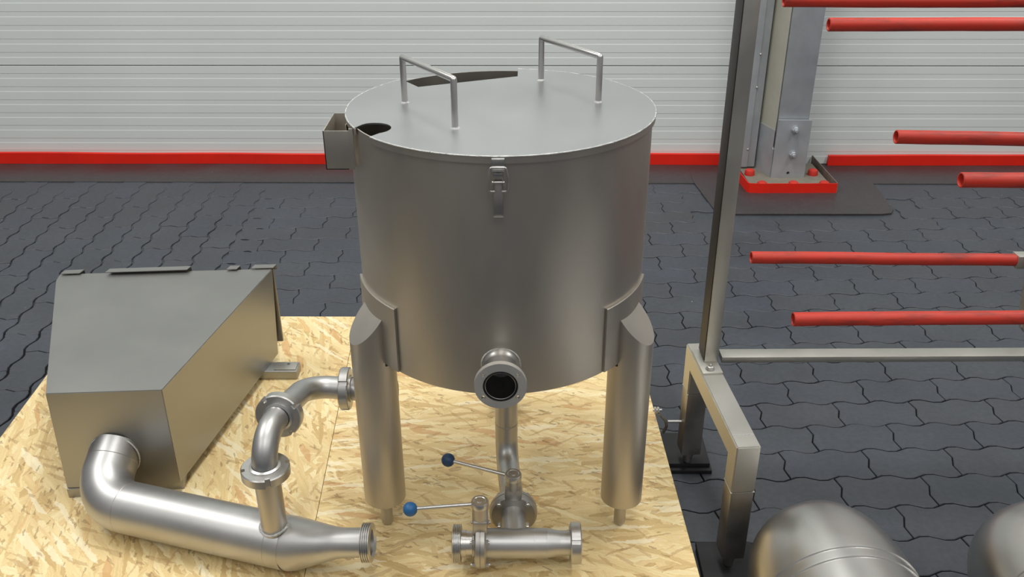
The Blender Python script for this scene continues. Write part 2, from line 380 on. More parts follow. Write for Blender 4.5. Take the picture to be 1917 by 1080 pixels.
# ---------------------------------------------------------------- steel column with its guard
colm=tag(empty('steel_column',(1.343,4.28,0)),'grey galvanised square steel column bolted down in front of the ribbed wall','column')
bm=bmesh.new(); box(bm,(1.343,4.285,2.4),(.147,.19,4.75),.004); finish(bm,'shaft',GALV,colm)
bm=bmesh.new(); plate(bm,[[(1.266,.03),(1.4275,.03),(1.4265,.3165),(1.268,.3185)],circ(1.3465,.0535,.0075,16)],0,.012,Matrix.Translation((0,4.184,0))@Matrix.Rotation(PI/2,4,'X'))
finish(bm,'front_bracket',GALV,colm)
bm=bmesh.new(); plate(bm,[[(4.185,.03),(4.38,.03),(4.38,.30),(4.31,.30),(4.185,.17)]],1.2655,1.2605,Matrix(((0,0,1,0),(1,0,0,0),(0,1,0,0),(0,0,0,1))))
finish(bm,'side_bracket',GALV,colm)
bm=bmesh.new(); plate(bm,[[(1.2635,4.192),(1.269,4.20),(1.224,4.37),(1.214,4.365)]],.25,4.7); finish(bm,'side_cover',CREAM,colm,20)
bm=bmesh.new(); plate(bm,[[(1.2620,4.190),(1.267,4.20),(1.222,4.37),(1.210,4.362)]],.03,.262); finish(bm,'side_shoe',GALV,colm,20)
bm=bmesh.new(); box(bm,(1.335,4.21,.0165),(.385,.335,.027),.002); finish(bm,'base_plate',BASEC,colm)
for px,py in ((1489,243),(1484,289)):
    c=aty(px,py,4.168); c.y=4.172
    bm=bmesh.new(); lathe(bm,c,(0,-1,0),[(0,.019),(.003,.019)],28); lathe(bm,c+Vector((0,-.003,0)),(0,-1,0),[(0,.0155),(.012,.0155),(.014,.013)],6); lathe(bm,c+Vector((0,-.017,0)),(0,-1,0),[(0,.008),(.012,.008),(.0135,.0065)],16)
    finish(bm,'bolt',GALV,colm)
for x,y in ((1.1719,4.2152),(1.4817,4.2122),(1.195,4.062),(1.345,4.062),(1.492,4.062)):
    bm=bmesh.new(); lathe(bm,(x,y,.03 if y>4.1 else .0235),(0,0,1),[(0,.024),(.018,.024),(.025,.021),(.029,.013),(.030,.002)],24); finish(bm,'bolt_cap',mat_plain('red_cap',srgb(196,48,34),.6) if 'red_cap' not in bpy.data.materials else bpy.data.materials['red_cap'],colm)
g=tag(empty('column_guard',(1.33,4.03,0)),'low red painted steel guard frame standing around the column foot','guard')
def strip(name,pts,z0,z1,t,m,par):
    bm=bmesh.new(); pts=[Vector((x,y)) for x,y in pts]; L=[]
    for i,p in enumerate(pts):
        a=pts[max(i-1,0)];b=pts[min(i+1,len(pts)-1)]; d=(b-a).normalized(); nrm=Vector((-d.y,d.x))
        L.append([bm.verts.new((q.x,q.y,z)) for q,z in ((p,z0),(p,z1),(p+nrm*t,z1),(p+nrm*t,z0))])
    for a,b in zip(L,L[1:]):
        for k in range(4): bm.faces.new((a[k],a[(k+1)%4],b[(k+1)%4],b[k]))
    bm.faces.new(L[0]); bm.faces.new(L[-1]); return finish(bm,name,m,par)
P=[(1.118,4.30),(1.116,4.16),(1.1215,4.05),(1.130,4.037),(1.18,4.031)]+[(1.2+.07*i,4.031+.0015*math.sin(i*2.1)) for i in range(5)]+[(1.547,4.029)]
strip('front_rail',P,.0045,.052,.004,RED,g)
strip('side_rail',[(1.5475,4.029),(1.5475,4.25),(1.5478,4.44)],.0045,.052,.004,mat_plain('worn_red_brown',srgb(120,105,95),.6,scale=20,var=.25),g)
dt=tag(empty('door_track',(1.18,4.3,0)),'galvanised vertical door track with small rivets, left of the steel column','track')
bm=bmesh.new(); box(bm,(1.1465,4.33,2.4),(.003,.06,4.72)); box(bm,(1.163,4.302,2.4),(.030,.003,4.72)); box(bm,(1.197,4.308,2.4),(.036,.003,4.72)); box(bm,(1.2135,4.36,2.4),(.003,.10,4.72)); finish(bm,'rail',GALV,dt)
bm=bmesh.new(); box(bm,(1.226,4.432,2.4),(.075,.014,4.72)); finish(bm,'sealing_strip',CREAM,dt)
for px,py in ((1424,102),(1417,164),(1400,280),(1426,299)):
    c=aty(px,py,4.30); bm=bmesh.new(); lathe(bm,c,(0,-1,0),[(-.004,.0055),(.001,.0055),(.003,.003),(.0034,.0005)],12); finish(bm,'rivet',BRIGHT,dt)
# ---------------------------------------------------------------- boards the machines stand on
def board(name,corners,label,mt):
    e=empty(name,(sum(c[0] for c in corners)/4,sum(c[1] for c in corners)/4,0)); tag(e,label,'board')
    bm=bmesh.new(); plate(bm,[corners],.142,.16); finish(bm,'panel',mt,e,smooth=False)
    xs=sorted(c[0] for c in corners); 
    for x in (xs[1]+.08,(xs[1]+xs[2])/2,xs[2]-.08):
        bm=bmesh.new(); box(bm,(x,1.9,.071),(.095,1.2,.142),.002); finish(bm,'bearer',WOOD,e)
    return e
def back(pA,pB,y): # point on line at y
    t=(y-pA[1])/(pB[1]-pA[1]); return (pA[0]+(pB[0]-pA[0])*t,y)
LE=((-1.3306,1.9251),(-1.3440,2.1876)); SE=((-.4526,1.6262),(-.5018,2.5688)); RE=((.394,1.4156),(.3823,2.0829))
board('strand_board',[back(*LE,1.2),back(*SE,1.2),back(*SE,2.552),back(*LE,2.563)],'left pale strand board, carrying the hopper and its pipework',OSBL)
q=lambda p:(p[0]+.0015,p[1])
board('strand_board',[q(back(*SE,1.2)),back(*RE,1.2),back(*RE,2.568),q(back(*SE,2.568))],'right pale strand board, under the round lidded tank',OSB)
# ---------------------------------------------------------------- union nut, thread, valve
def union_nut(parent,c,a,ro=.0485,th=.022,ri=.028,rot=0,name='union_nut'):
    bm=bmesh.new(); O=[]
    for k in range(4):
        a0=rot+k*PI/2; h=.11
        O+=[((ro-.007)*math.cos(a0-h),(ro-.007)*math.sin(a0-h)),((ro-.007)*math.cos(a0+h),(ro-.007)*math.sin(a0+h))]
        for j in range(14):
            t=a0+h+(PI/2-2*h)*j/13; O.append((ro*math.cos(t),ro*math.sin(t)))
    n=len(O); T=axT(c,a); R=[]
    def ring(sc_,z,rr=None):
        if rr: return [bm.verts.new(T@Vector((rr*x/math.hypot(x,y),rr*y/math.hypot(x,y),z))) for x,y in O]
        return [bm.verts.new(T@Vector((x*sc_,y*sc_,z))) for x,y in O]
    R=[ring(0,-th/2,ri),ring(.955,-th/2),ring(1,-th/2+.0022),ring(1,th/2-.0022),ring(.955,th/2),ring(0,th/2,ri)]
    R.append(R[0])
    for A,B in zip(R,R[1:]):
        for k in range(n): bm.faces.new((A[k],A[(k+1)%n],B[(k+1)%n],B[k]))
    return finish(bm,name,BRIGHT if False else CAST2,parent,28)
CAST2=mat_steel('nut_steel',(.54,.53,.51),.38,.03,12,0,.08,patch=.08)
def thread(parent,c,a,r=.0405,L=.022,name='threaded_end'):
    bm=bmesh.new(); pr=[(0,r-.010),(0,r-.004)]; n=5
    for i in range(n): pr+=[(L*(i+.1)/n,r-.003),(L*(i+.35)/n,r),(L*(i+.65)/n,r),(L*(i+.9)/n,r-.003)]
    pr+=[(L,r-.004),(L+.001,r-.008),(L-.004,r-.0125),(-.01,r-.0125)]
    lathe(bm,c,a,pr,48,True,True); return finish(bm,name,BRIGHT,parent,25)
# ---------------------------------------------------------------- tank
TX,TY=-.0203,1.7332; RT=.2947; ZB,ZT=.606,1.0805
tank=tag(empty('stainless_tank',(TX,TY,.16)),'tall round brushed stainless tank with flat lid on three tubular legs','tank')
bm=bmesh.new()
lathe(bm,(TX,TY,0),(0,0,1),[(ZB-.02,.02),(ZB-.010,.15),(ZB-.001,RT-.006),(ZB+.001,RT-.0005),(ZB+.004,RT),(ZT-.02,RT),(ZT,RT),(ZT,RT-.0025),(ZB+.01,RT-.0025),(ZB+.004,.02)],128,True,True)
finish(bm,'shell',STEEL,tank,30)
def pol(r,deg,z): a=math.radians(deg); return Vector((TX+r*math.sin(a),TY-r*math.cos(a),z))
LEGR=.3035; LR=.0452
for k,(th,lab) in enumerate(((-60.4,None),(59.6,None),(179.6,None))):
    bm=bmesh.new(); r0,r1=RT+.0002,RT+.0052; z0,z1=.609,.7505; hw=17.2; N=16   # curved doubler plate
    V=[]
    for i in range(N+1):
        d=th-hw+2*hw*i/N; V.append([bm.verts.new(pol(r,d,z)) for r,z in ((r0,z0),(r1,z0),(r1,z1-.001),(r1-.001,z1),(r0,z1))])
    for A,B in zip(V,V[1:]):
        for j in range(5): bm.faces.new((A[j],A[(j+1)%5],B[(j+1)%5],B[j]))
    bm.faces.new(V[0]); bm.faces.new(V[-1]); finish(bm,'leg_pad',STEEL,tank,30)
    # mitred leg
    bm=bmesh.new(); a=math.radians(th); er=Vector((math.sin(a),-math.cos(a),0)); et=Vector((math.cos(a),math.sin(a),0)); n=64
    rows=[]; RW=RT+.0045
    def pt(phi,clampr):
        x=LEGR+LR*math.cos(phi); y=LR*math.sin(phi); 
        if clampr:
            r=math.hypot(x,y)
            if r<RW: x=math.sqrt(max(RW*RW-y*y,0))
        return x,y
    def row(z,cl,rr=None):
        out=[]
        for i in range(n):
            x,y=pt(2*PI*i/n,cl)
            if rr: x=LEGR+(x-LEGR)*rr; y*=rr
            zz=z if z is not None else .668+(LEGR+LR-x)*.0-.0
            if z is None: zz=.648+(LEGR+LR-x)*1.15
            out.append(bm.verts.new(Vector((TX,TY,zz))+er*x+et*y))
        rows.append(out)
    row(.2385,False,.2); row(.2385,False,.955); row(.2405,False); row(.600,False); row(.6015,True); row(None,True)
    for A,B in zip(rows,rows[1:]):
        for i in range(n): bm.faces.new((A[i],A[(i+1)%n],B[(i+1)%n],B[i]))
    bm.faces.new(rows[0]); top=bm.faces.new(rows[-1])
    leg=finish(bm,'leg',STEEL,tank,30)
    c=Vector((TX,TY,0))+er*LEGR
    bm=bmesh.new(); lathe(bm,c+Vector((0,0,.161)),(0,0,1),[(0,.005),(.002,.009),(.006,.0118),(.012,.0132),(.058,.0132),(.060,.0120),(.062,.008),(.078,.008)],24); finish(bm,'foot',CAST,leg)
# lid outline
RL=.3005
def arc(r,d0,d1,n): return [(r*math.cos(math.radians(d0+(d1-d0)*i/n)),r*math.sin(math.radians(d0+(d1-d0)*i/n))) for i in range(n+1)]
ang=lambda x,y: math.degrees(math.atan2(y,x))
slot_a=ang(-.2666,-.1441)%360; slot_b=ang(-.233,-.1977)%360        # 208.4 .. 220.3
nr=ang(.0357,.3005); nl=ang(-.219,.208)
L=arc(RL,slot_b,360+nr,110)+[(.034,.2282)]+[(-.1745,.1414)]+arc(RL,nl,slot_a,34)
sc_c=(-.2310,-.1455); rr=.0335
# slot walls run into a round end
L+=[(-.2535,-.1262+.0035)]
import_dir=math.atan2(.152,.253)
a0=math.radians(118); a1=math.radians(-62)
for i in range(15):
    t=a0+(a1-a0)*i/14; L.append((sc_c[0]+rr*math.cos(t),sc_c[1]+rr*math.sin(t)))
ZL=1.0815
bm=bmesh.new(); plate(bm,[L],0,.0028,Matrix.Translation((TX,TY,ZL)))
# turned down skirt following the outer arcs only
def skirt(d0,d1,n):
    V=[]
    for i in range(n+1):
        t=math.radians(d0+(d1-d0)*i/n)
        V.append([bm.verts.new((TX+r*math.cos(t),TY+r*math.sin(t),z)) for r,z in ((RL-.0025,ZL),(RL-.0005,ZL),(RL-.0005,ZL-.011),(RL-.0025,ZL-.011))])
    for A,B in zip(V,V[1:]):
        for j in range(4): bm.faces.new((A[j],A[(j+1)%4],B[(j+1)%4],B[j]))
    bm.faces.new(V[0]); bm.faces.new(V[-1])
lid=finish(bm,'lid',LIDM,tank,30)
for a_ in ((slot_b,360+nr,110),(nl,slot_a,34)):
    bm=bmesh.new(); skirt(*a_); finish(bm,'skirt',STEEL,lid,30)
bm=bmesh.new()
for d0,d1,n in ((slot_b,360+nr,150),(nl,slot_a,50)):
    random.seed(n); sweep(bm,[Vector((TX+x,TY+y,ZL+.0016)) for x,y in arc(RL-.0004,d0,d1,n)],[.0016+random.uniform(-.0003,.0003) for _ in range(n+1)],6)
finish(bm,'edge_weld',WELD,lid,60)
for A,B in (((-.1902,.0237),(-.0817,-.1462)),((.0842,.1954),(.192,.0231))):
    bm=bmesh.new(); z0=ZL+.002; z1=1.1735
    p=[Vector((TX+A[0],TY+A[1],z0)),Vector((TX+A[0],TY+A[1],z1)),Vector((TX+B[0],TY+B[1],z1)),Vector((TX+B[0],TY+B[1],z0))]
    sweep(bm,fillet(p,.0015,2),.0061,20)
    hd=finish(bm,'handle',BRIGHT,lid,50)
    for q_ in (p[0],p[3]): finish(lathe(bmesh.new(),q_,(0,0,1),[(-.001,.0095),(.001,.0088),(.003,.0066),(.004,.0058)],20),'weld_bead',WELD,hd)
# latch
lx=TX-.0022; fy=TY-RT
lt=bmesh.new(); box(lt,(lx,fy-.002,1.042),(.017,.004,.050),.0008); latch=finish(lt,'latch',CAST,tank)
bm=bmesh.new(); box(bm,(lx,fy-.0085,1.0795),(.022,.012,.004),.001); box(bm,(lx,fy-.0135,1.0705),(.021,.0025,.020),.0008); box(bm,(lx,fy-.0165,1.062),(.021,.007,.0025),.0008); finish(bm,'catch',BRIGHT,lid)
bm=bmesh.new(); y0=fy-.016
pts=[(lx-.006,y0+.002,1.0245),(lx-.0155,y0,1.0255),(lx-.0165,y0-.001,1.05),(lx-.013,y0,1.0675),(lx+.013,y0,1.0675),(lx+.0165,y0-.001,1.05),(lx+.0155,y0,1.0255),(lx+.006,y0+.002,1.0245)]
sweep(bm,fillet(pts,[.004,.008,.004,.004,.008,.004],5),.0017,10); finish(bm,'wire_bail',BRIGHT,latch,60)
bm=bmesh.new()
box(bm,(lx,fy-.010,1.008),(.0165,.003,.060),.0008,mat=Matrix.Translation((lx,fy-.010,1.01))@Matrix.Rotation(-.10,4,'X')@Matrix.Translation((-lx,-fy+.010,-1.01)))
box(bm,(lx-.0075,fy-.008,1.033),(.002,.012,.018)); box(bm,(lx+.0075,fy-.008,1.033),(.002,.012,.018))
box(bm,(lx,fy-.0155,.9785),(.0165,.006,.002),.0005); finish(bm,'lever',CAST,latch)
bm=bmesh.new(); cyl(bm,(lx-.0105,fy-.012,1.040),(lx+.0105,fy-.012,1.040),.0025,12); box(bm,(lx,fy-.008,1.052),(.014,.004,.006),.0008); finish(bm,'pivot',BRIGHT,latch)
# side pocket
bm=bmesh.new(); x0,x1=-.3455,-.296; ya,yb=1.600,1.716; za,zb=1.001,1.0755; t=.0022
def quadbox(x0,x1,y0,y1,z0,z1): box(bm,((x0+x1)/2,(y0+y1)/2,(z0+z1)/2),(x1-x0,y1-y0,z1-z0),.0004)
quadbox(x0,x1+.004,ya,ya+t,za,zb); quadbox(x0,x0+t,ya,yb,za,zb); quadbox(x0,x1-.012,yb-t,yb,za,zb); quadbox(x0,x1-.006,ya,yb,za,za+t)
quadbox(x1-.0165,x1-.0145,ya+.05,yb,za,zb-.004); quadbox(x1-.002,x1+.006,ya-.0006,ya+.004,za+.004,zb+.004)
finish(bm,'side_pocket',STEEL,tank,30)
# front nozzle
nz=.6729; nx=-.0213
bm=bmesh.new(); lathe(bm,(nx,fy+.012,nz),(0,-1,0),[(0,.0362),(.0145,.0362),(.021,.0345),(.024,.0325),(.030,.0318),(.052,.0318),(.066,.0318),(.066,.0270),(-.03,.0270)],56,True,True)
noz=finish(bm,'nozzle',BRIGHT,tank,30)
bm=bmesh.new(); lathe(bm,(nx,fy+.0045,nz),(0,-1,0),[(0,.0385),(.002,.0382),(.004,.0372),(.005,.0360)],56); finish(bm,'weld_bead',WELD,noz)
H=[circ(math.cos(a)*.0395,math.sin(a)*.0395,.0044,16) for a in [math.radians(d) for d in (38,142,218,322)]]
T=axT((nx,fy-.062,nz),(0,-1,0))
bm=bmesh.new(); plate(bm,[circ(0,0,.0477,72),circ(0,0,.0318,56)]+H,0,.0105,T); finish(bm,'flange',FLM,noz,30)
bm=bmesh.new(); lathe(bm,(nx,fy-.0725,nz),(0,-1,0),[(-.008,.0318),(0.0005,.0318),(.0008,.0300),(-.002,.0292),(-.008,.0292)],56,False,False); finish(bm,'seal_ring',BLACK,noz)
bm=bmesh.new(); lathe(bm,(nx,fy-.0725,nz),(0,-1,0),[(-.012,.0292),(-.002,.0288),(-.0015,.0272),(-.02,.0262),(-.09,.0262)],56,False,True); finish(bm,'bore',DARKM,noz)
bm=bmesh.new(); lathe(bm,(nx,fy-.0725,nz),(0,-1,0),[(-.004,.0289),(-.0012,.0284),(-.0008,.0280),(-.0012,.0274),(-.004,.0272)],56,False,False); finish(bm,'lip',BRIGHT,noz)
# bottom outlet: drop pipe, elbow, run to the valves
ZR=.236; ye=1.735
px_=.0008
bm=bmesh.new(); path=fillet([(TX+.006,ye,ZB+.0),(TX+.006,ye,ZR),(px_,1.555,ZR)],.062,14); sweep(bm,path,.0262,36); op=finish(bm,'outlet_pipe',PIPE,tank,50)
bm=bmesh.new(); lathe(bm,(TX+.006,ye,.33),(0,0,1),[(-.002,.0262),(0,.0269),(.002,.0262)],32,False,False); finish(bm,'weld_seam',CAST,op)
def valve(c,a,ro,th,hubdir_z,ball,ballmat,capz,parent,bolt_rot,bn):
    c=Vector(c); a=Vector(a).normalized(); v=finish(lathe(bmesh.new(),c,a,[(-th/2,.030),(-th/2,ro-.005),(-th/2+.003,ro-.001),(-.0012,ro),(-.0006,ro-.0015),(.0006,ro-.0015),(.0012,ro),(th/2-.003,ro-.001),(th/2,ro-.005),(th/2,.030)],56),'butterfly_valve',CAST,parent,30)
    A,u,w_=frame(a); side=Vector((0,0,1)).cross(a)
    for k in range(4):
        t=math.radians(45+90*k); q=c+(side*math.cos(t)+Vector((0,0,1))*math.sin(t))*(ro-.0085)
        bm=bmesh.new(); cyl(bm,q-a*(th/2+.0055),q+a*(th/2+.0055),.0056,6,.0008); cyl(bm,q-a*(th/2+.009),q+a*(th/2+.008),.003,12); finish(bm,'bolt',BRIGHT,v)
    zt=c.z+ro-.006
    bm=bmesh.new(); T=Matrix.Translation(c)@Matrix.Rotation(math.atan2(a.y,a.x),4,'Z')
    box(bm,(0,0,(zt-c.z)+.010),(.030,.037,.032),.005,mat=T); lathe(bm,(c.x,c.y,zt+.02),(0,0,1),[(0,.0165),(capz-zt-.02-.014,.0160)],32); finish(bm,'neck',CAST,v,30)
    bm=bmesh.new(); lathe(bm,(c.x,c.y,capz-.016),(0,0,1),[(0,.0165),(.002,.0182),(.012,.0182),(.0155,.0165),(.0155,.0125),(.0145,.011),(.0145,.006),(.016,.0055),(.016,.001)],36); finish(bm,'cap',BRIGHT,v,30)
    b=Vector(ball); s=Vector((c.x,c.y,capz-.009)); d=(b-s).normalized()
    bm=bmesh.new(); cyl(bm,s+d*.012,b-d*.008,.0042,16); finish(bm,'handle',BRIGHT,v)
    bm=bmesh.new(); bmesh.ops.create_uvsphere(bm,u_segments=32,v_segments=20,radius=.0150,matrix=Matrix.Translation(b)); finish(bm,'ball_knob',ballmat,v,60)
    return v
cp1=.338
valve((px_+.0005,1.535,ZR),(0,-1,0),.0525,.026,1,atz(839,861,.331),BLUED,cp1+.003,tank,0,4)
# cross pipe along x with its short stub
ZC=.2255; YC=1.448; 
bm=bmesh.new(); sweep(bm,[(px_+.0,1.525,ZR-.001),(px_+.001,1.50,ZR-.003),(px_+.004,YC,ZC)],.0268,36); finish(bm,'stub_pipe',PIPE,tank,50)
xl=atz(862,1018,ZC).x
def cx(px): return atz(px,1017,ZC).x
bm=bmesh.new(); sweep(bm,[(cx(905),YC,ZC),(cx(1000),YC,ZC),(cx(1020.5),YC,ZC),(cx(1022),YC,ZC),(cx(1023.5),YC,ZC),(cx(1046),YC,ZC),(cx(1048),YC,ZC),(cx(1050),YC,ZC),(cx(1072),YC,ZC)],[.0312,.0312,.0312,.0311,.0309,.0262,.0260,.0260,.0260],40); cpz=finish(bm,'cross_pipe',PIPE,tank,40)
for x in (1000,1024): finish(lathe(bmesh.new(),(cx(x),YC,ZC),(1,0,0),[(-.0015,.0311),(0,.0315),(.0015,.0311)],40,False,False),'weld_seam',PIPE,cpz)
union_nut(tank,(cx(1077),YC,ZC),(1,0,0),.0435,.0225,.027,.8)
v2=valve((cx(900),YC,ZC),(1,0,0),.0515,.024,1,atz(768,953,.326),BLUE,.3415,tank,0,4)
bm=bmesh.new(); lathe(bm,(cx(858),YC,ZC),(1,0,0),[(0,.0262),(.012,.0262),(cx(888)-cx(858)-.004,.0262),(cx(888)-cx(858)-.002,.029),(cx(888)-cx(858),.029)],36); finish(bm,'threaded_stub',BRIGHT,tank,30)
thread(tank,(cx(864),YC,ZC),(-1,0,0),.0405,cx(864)-cx(848))
# ---------------------------------------------------------------- hopper
hop=tag(empty('steel_hopper',(-.95,1.95,.16)),'wide wedge shaped brushed steel hopper lying on the left strand board with curved pipes','hopper')
zt=.455; zb=.186
top=[atz(85,737,zt),atz(303,730,zt),atz(510,503,zt),atz(112,513,zt),atz(105,524,zt)]
bot=[atz(126,914,zb),atz(338,905,zb),atz(521,662,zb),None,None]
bot[3]=Vector((top[3].x-.012,top[3].y+.01,zb)); bot[4]=Vector((top[4].x-.012,top[4].y+.01,zb))
bm=bmesh.new(); A=[bm.verts.new(v) for v in bot]; B=[bm.verts.new(v) for v in top]
bm.faces.new(A); bm.faces.new(B)
for i in range(5): bm.faces.new((A[i],A[(i+1)%5],B[(i+1)%5],B[i]))
bmesh.ops.recalc_face_normals(bm,faces=bm.faces); bmesh.ops.bevel(bm,geom=bm.edges[:],offset=.0016,segments=2,affect='EDGES')
finish(bm,'body',HOPM,hop,25)
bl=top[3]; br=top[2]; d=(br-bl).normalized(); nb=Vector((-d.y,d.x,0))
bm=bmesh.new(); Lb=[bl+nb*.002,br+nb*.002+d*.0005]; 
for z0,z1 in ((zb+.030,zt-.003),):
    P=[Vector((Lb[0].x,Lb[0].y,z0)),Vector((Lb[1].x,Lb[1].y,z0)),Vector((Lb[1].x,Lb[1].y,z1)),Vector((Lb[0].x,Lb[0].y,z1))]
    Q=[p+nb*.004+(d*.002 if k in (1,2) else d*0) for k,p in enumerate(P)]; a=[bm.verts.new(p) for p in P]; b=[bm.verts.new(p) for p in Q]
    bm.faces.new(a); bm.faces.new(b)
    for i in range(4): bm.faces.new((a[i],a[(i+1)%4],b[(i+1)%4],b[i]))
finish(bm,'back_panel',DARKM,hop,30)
for (xa,ya,xb,yb,h) in ((113,513,149,511.5,.004),(197,510,350,505,.0085),(424,504.5,443,504,.004),(470,502.5,511,501.5,.003)):
    a=atz(xa,ya,zt+h); b=atz(xb,yb,zt+h); dd=(b-a).normalized(); nn=Vector((-dd.y,dd.x,0)); wd=.022
    bm=bmesh.new(); P=[a,b,b+nn*wd+dd*.006,a+nn*wd+dd*.006]
    lo=[bm.verts.new(p+Vector((0,0,-.001))) for p in P]; hi=[bm.verts.new(p+Vector((0,0,.001))) for p in P]
    bm.faces.new(lo); bm.faces.new(hi)
    for i in range(4): bm.faces.new((lo[i],lo[(i+1)%4],hi[(i+1)%4],hi[i]))
    # down leg onto the back panel
    c=[P[3],P[2],P[2]+Vector((0,0,-h-.012)),P[3]+Vector((0,0,-h-.012))]
    f0=[bm.verts.new(p) for p in c]; f1=[bm.verts.new(p+nn*.0015) for p in c]; bm.faces.new(f0); bm.faces.new(f1)
    for i in range(4): bm.faces.new((f0[i],f0[(i+1)%4],f1[(i+1)%4],f1[i]))
    finish(bm,'tab',HOPM,hop,30)
f1=atz(129,932,.16); f2=atz(346,915,.16)
bm=bmesh.new(); dd=(f2-f1).normalized(); L_=(f2-f1).length; T=Matrix.Translation((f1+f2)/2)@Matrix.Rotation(math.atan2(dd.y,dd.x),4,'Z')
box(bm,(0,.02,.0130),(L_,.04,.0255),.002,mat=T); finish(bm,'front_foot',HOPM,hop)
r1=atz(486,711,.16); r2=atz(558,708,.16); 
bm=bmesh.new(); box(bm,((r2.x-1.245)/2,r1.y+.027,.1735),(r2.x+1.245,.052,.0265),.003); rf=finish(bm,'rear_foot',HOPM,hop)
bm=bmesh.new(); box(bm,(r2.x-.036,r1.y+.029,.1883),(.062,.040,.003),.001); finish(bm,'cover_plate',RACKM,rf)
bm=bmesh.new(); lathe(bm,(r2.x-.030,r1.y+.038,.1895),(0,0,1),[(0,.0045),(.001,.0045)],14); finish(bm,'screw',DARKM,rf)
# big pipe
E0=Vector((-.918,1.694,.285)); K=Vector((-.928,1.585,.226)); Lp=Vector((-.47,1.452,.2235))
path=fillet([Vector((-.918,1.705,.291)),K,Vector((-.80,1.548,.2255))],.088,20)
bm=bmesh.new(); sweep(bm,path,.0567,48); big=finish(bm,'elbow',PIPE,hop,50)
bd=(K-Vector((-.918,1.705,.291))).normalized()
bm=bmesh.new(); lathe(bm,(-.9183,1.6775,.2795),(0,-1,0),[(-.002,.0580),(0,.0595),(.0025,.0575)],48,False,False); finish(bm,'weld_bead',WELD,big)
bm=bmesh.new(); lathe(bm,Vector((-.918,1.705,.291))+bd*.040,bd,[(-.001,.0566),(0,.0571),(.001,.0566)],48,False,False); finish(bm,'weld_seam',CAST,big)
st=path[-2]; En=Vector((-.303,1.412,.2620)); Rd=Vector((-.348,1.414,.2600))
bm=bmesh.new(); sweep(bm,[st,Lp],.0570,56); mp_=finish(bm,'main_pipe',PIPE,hop,40)
dd=(Lp-st).normalized()
for s in (.002,(Lp-st).length-.035,(Lp-st).length-.002): finish(lathe(bmesh.new(),st+dd*s,dd,[(-.0012,.0569),(0,.0573),(.0012,.0569)],56,False,False),'weld_seam',CAST,mp_)
pts=[Lp,Lp.lerp(Rd,.12),Lp.lerp(Rd,.7),Lp.lerp(Rd,.88),Rd,En]
bm=bmesh.new(); sweep(bm,pts,[.0570,.0560,.0375,.0325,.0305,.0300],56); finish(bm,'reducer',PIPE,hop,50)
thread(hop,En-(En-Rd).normalized()*.006,(En-Rd),.0402,.0215)
# branch line
BX,BY=-.4955,1.4465
B0=Vector((BX,BY,.262)); n1=Vector((BX,BY,.421))
bm=bmesh.new(); sweep(bm,[B0,n1],.0262,40); br_=finish(bm,'branch_pipe',STEEL,hop,40)
bm=bmesh.new(); random.seed(4); W=[]
for i in range(41):
    t=2*PI*i/40; x=.0285*math.cos(t); y=.0285*math.sin(t)
    # saddle line on the main pipe
    off=abs((Vector((x,y,0))-dd*Vector((x,y,0)).dot(dd)).length); z=.2235+math.sqrt(max(.057**2-off**2,0))
    W.append(Vector((BX+x,BY+y,z+.0005)))
sweep(bm,W,[.0032+random.uniform(-.0006,.0006) for _ in W],8,False); finish(bm,'weld_bead',WELD,br_,60)
E1=Vector((BX,BY,.492)); n2=Vector((BX+.012,1.562,.484)); K2=Vector((BX+.030,1.728,.438)); n3=Vector((-.378,1.722,.434)); e3=Vector((-.262,1.700,.434))
bm=bmesh.new(); sweep(bm,fillet([n1-Vector((0,0,.008)),E1,n2],.060,16),.0258,40); finish(bm,'upper_elbow',PIPE,hop,50)
bm=bmesh.new(); sweep(bm,fillet([n2,K2,n3],.060,16),.0258,40); finish(bm,'rear_elbow',PIPE,hop,50)
bm=bmesh.new(); lathe(bm,n3,e3-n3,[(0,.0255),(.095,.0255),(.097,.030),(.110,.030)],36); finish(bm,'end_stub',PIPE,hop,30)
bm=bmesh.new(); cyl(bm,e3-Vector((.006,0,0)),e3+Vector((.003,0,0)),.0315,36,.002); finish(bm,'end_seal',BLACK,hop,30)
def nut_set(c,a,rot):
    nt_=union_nut(hop,c,a,.0487,.0215,.0285,rot); a=Vector(a).normalized()
    bm=bmesh.new(); lathe(bm,Vector(c)-a*.0155,a,[(0,.0262),(.002,.031),(.029,.031),(.031,.0262)],40,False,False); finish(bm,'liner',BRIGHT,nt_,30)
nut_set(n1,(0,0,1),1.9); nut_set(n2-Vector((0,.012,0)),(.10,1,-.12),.95); nut_set(n3,(1,0,0),.75)
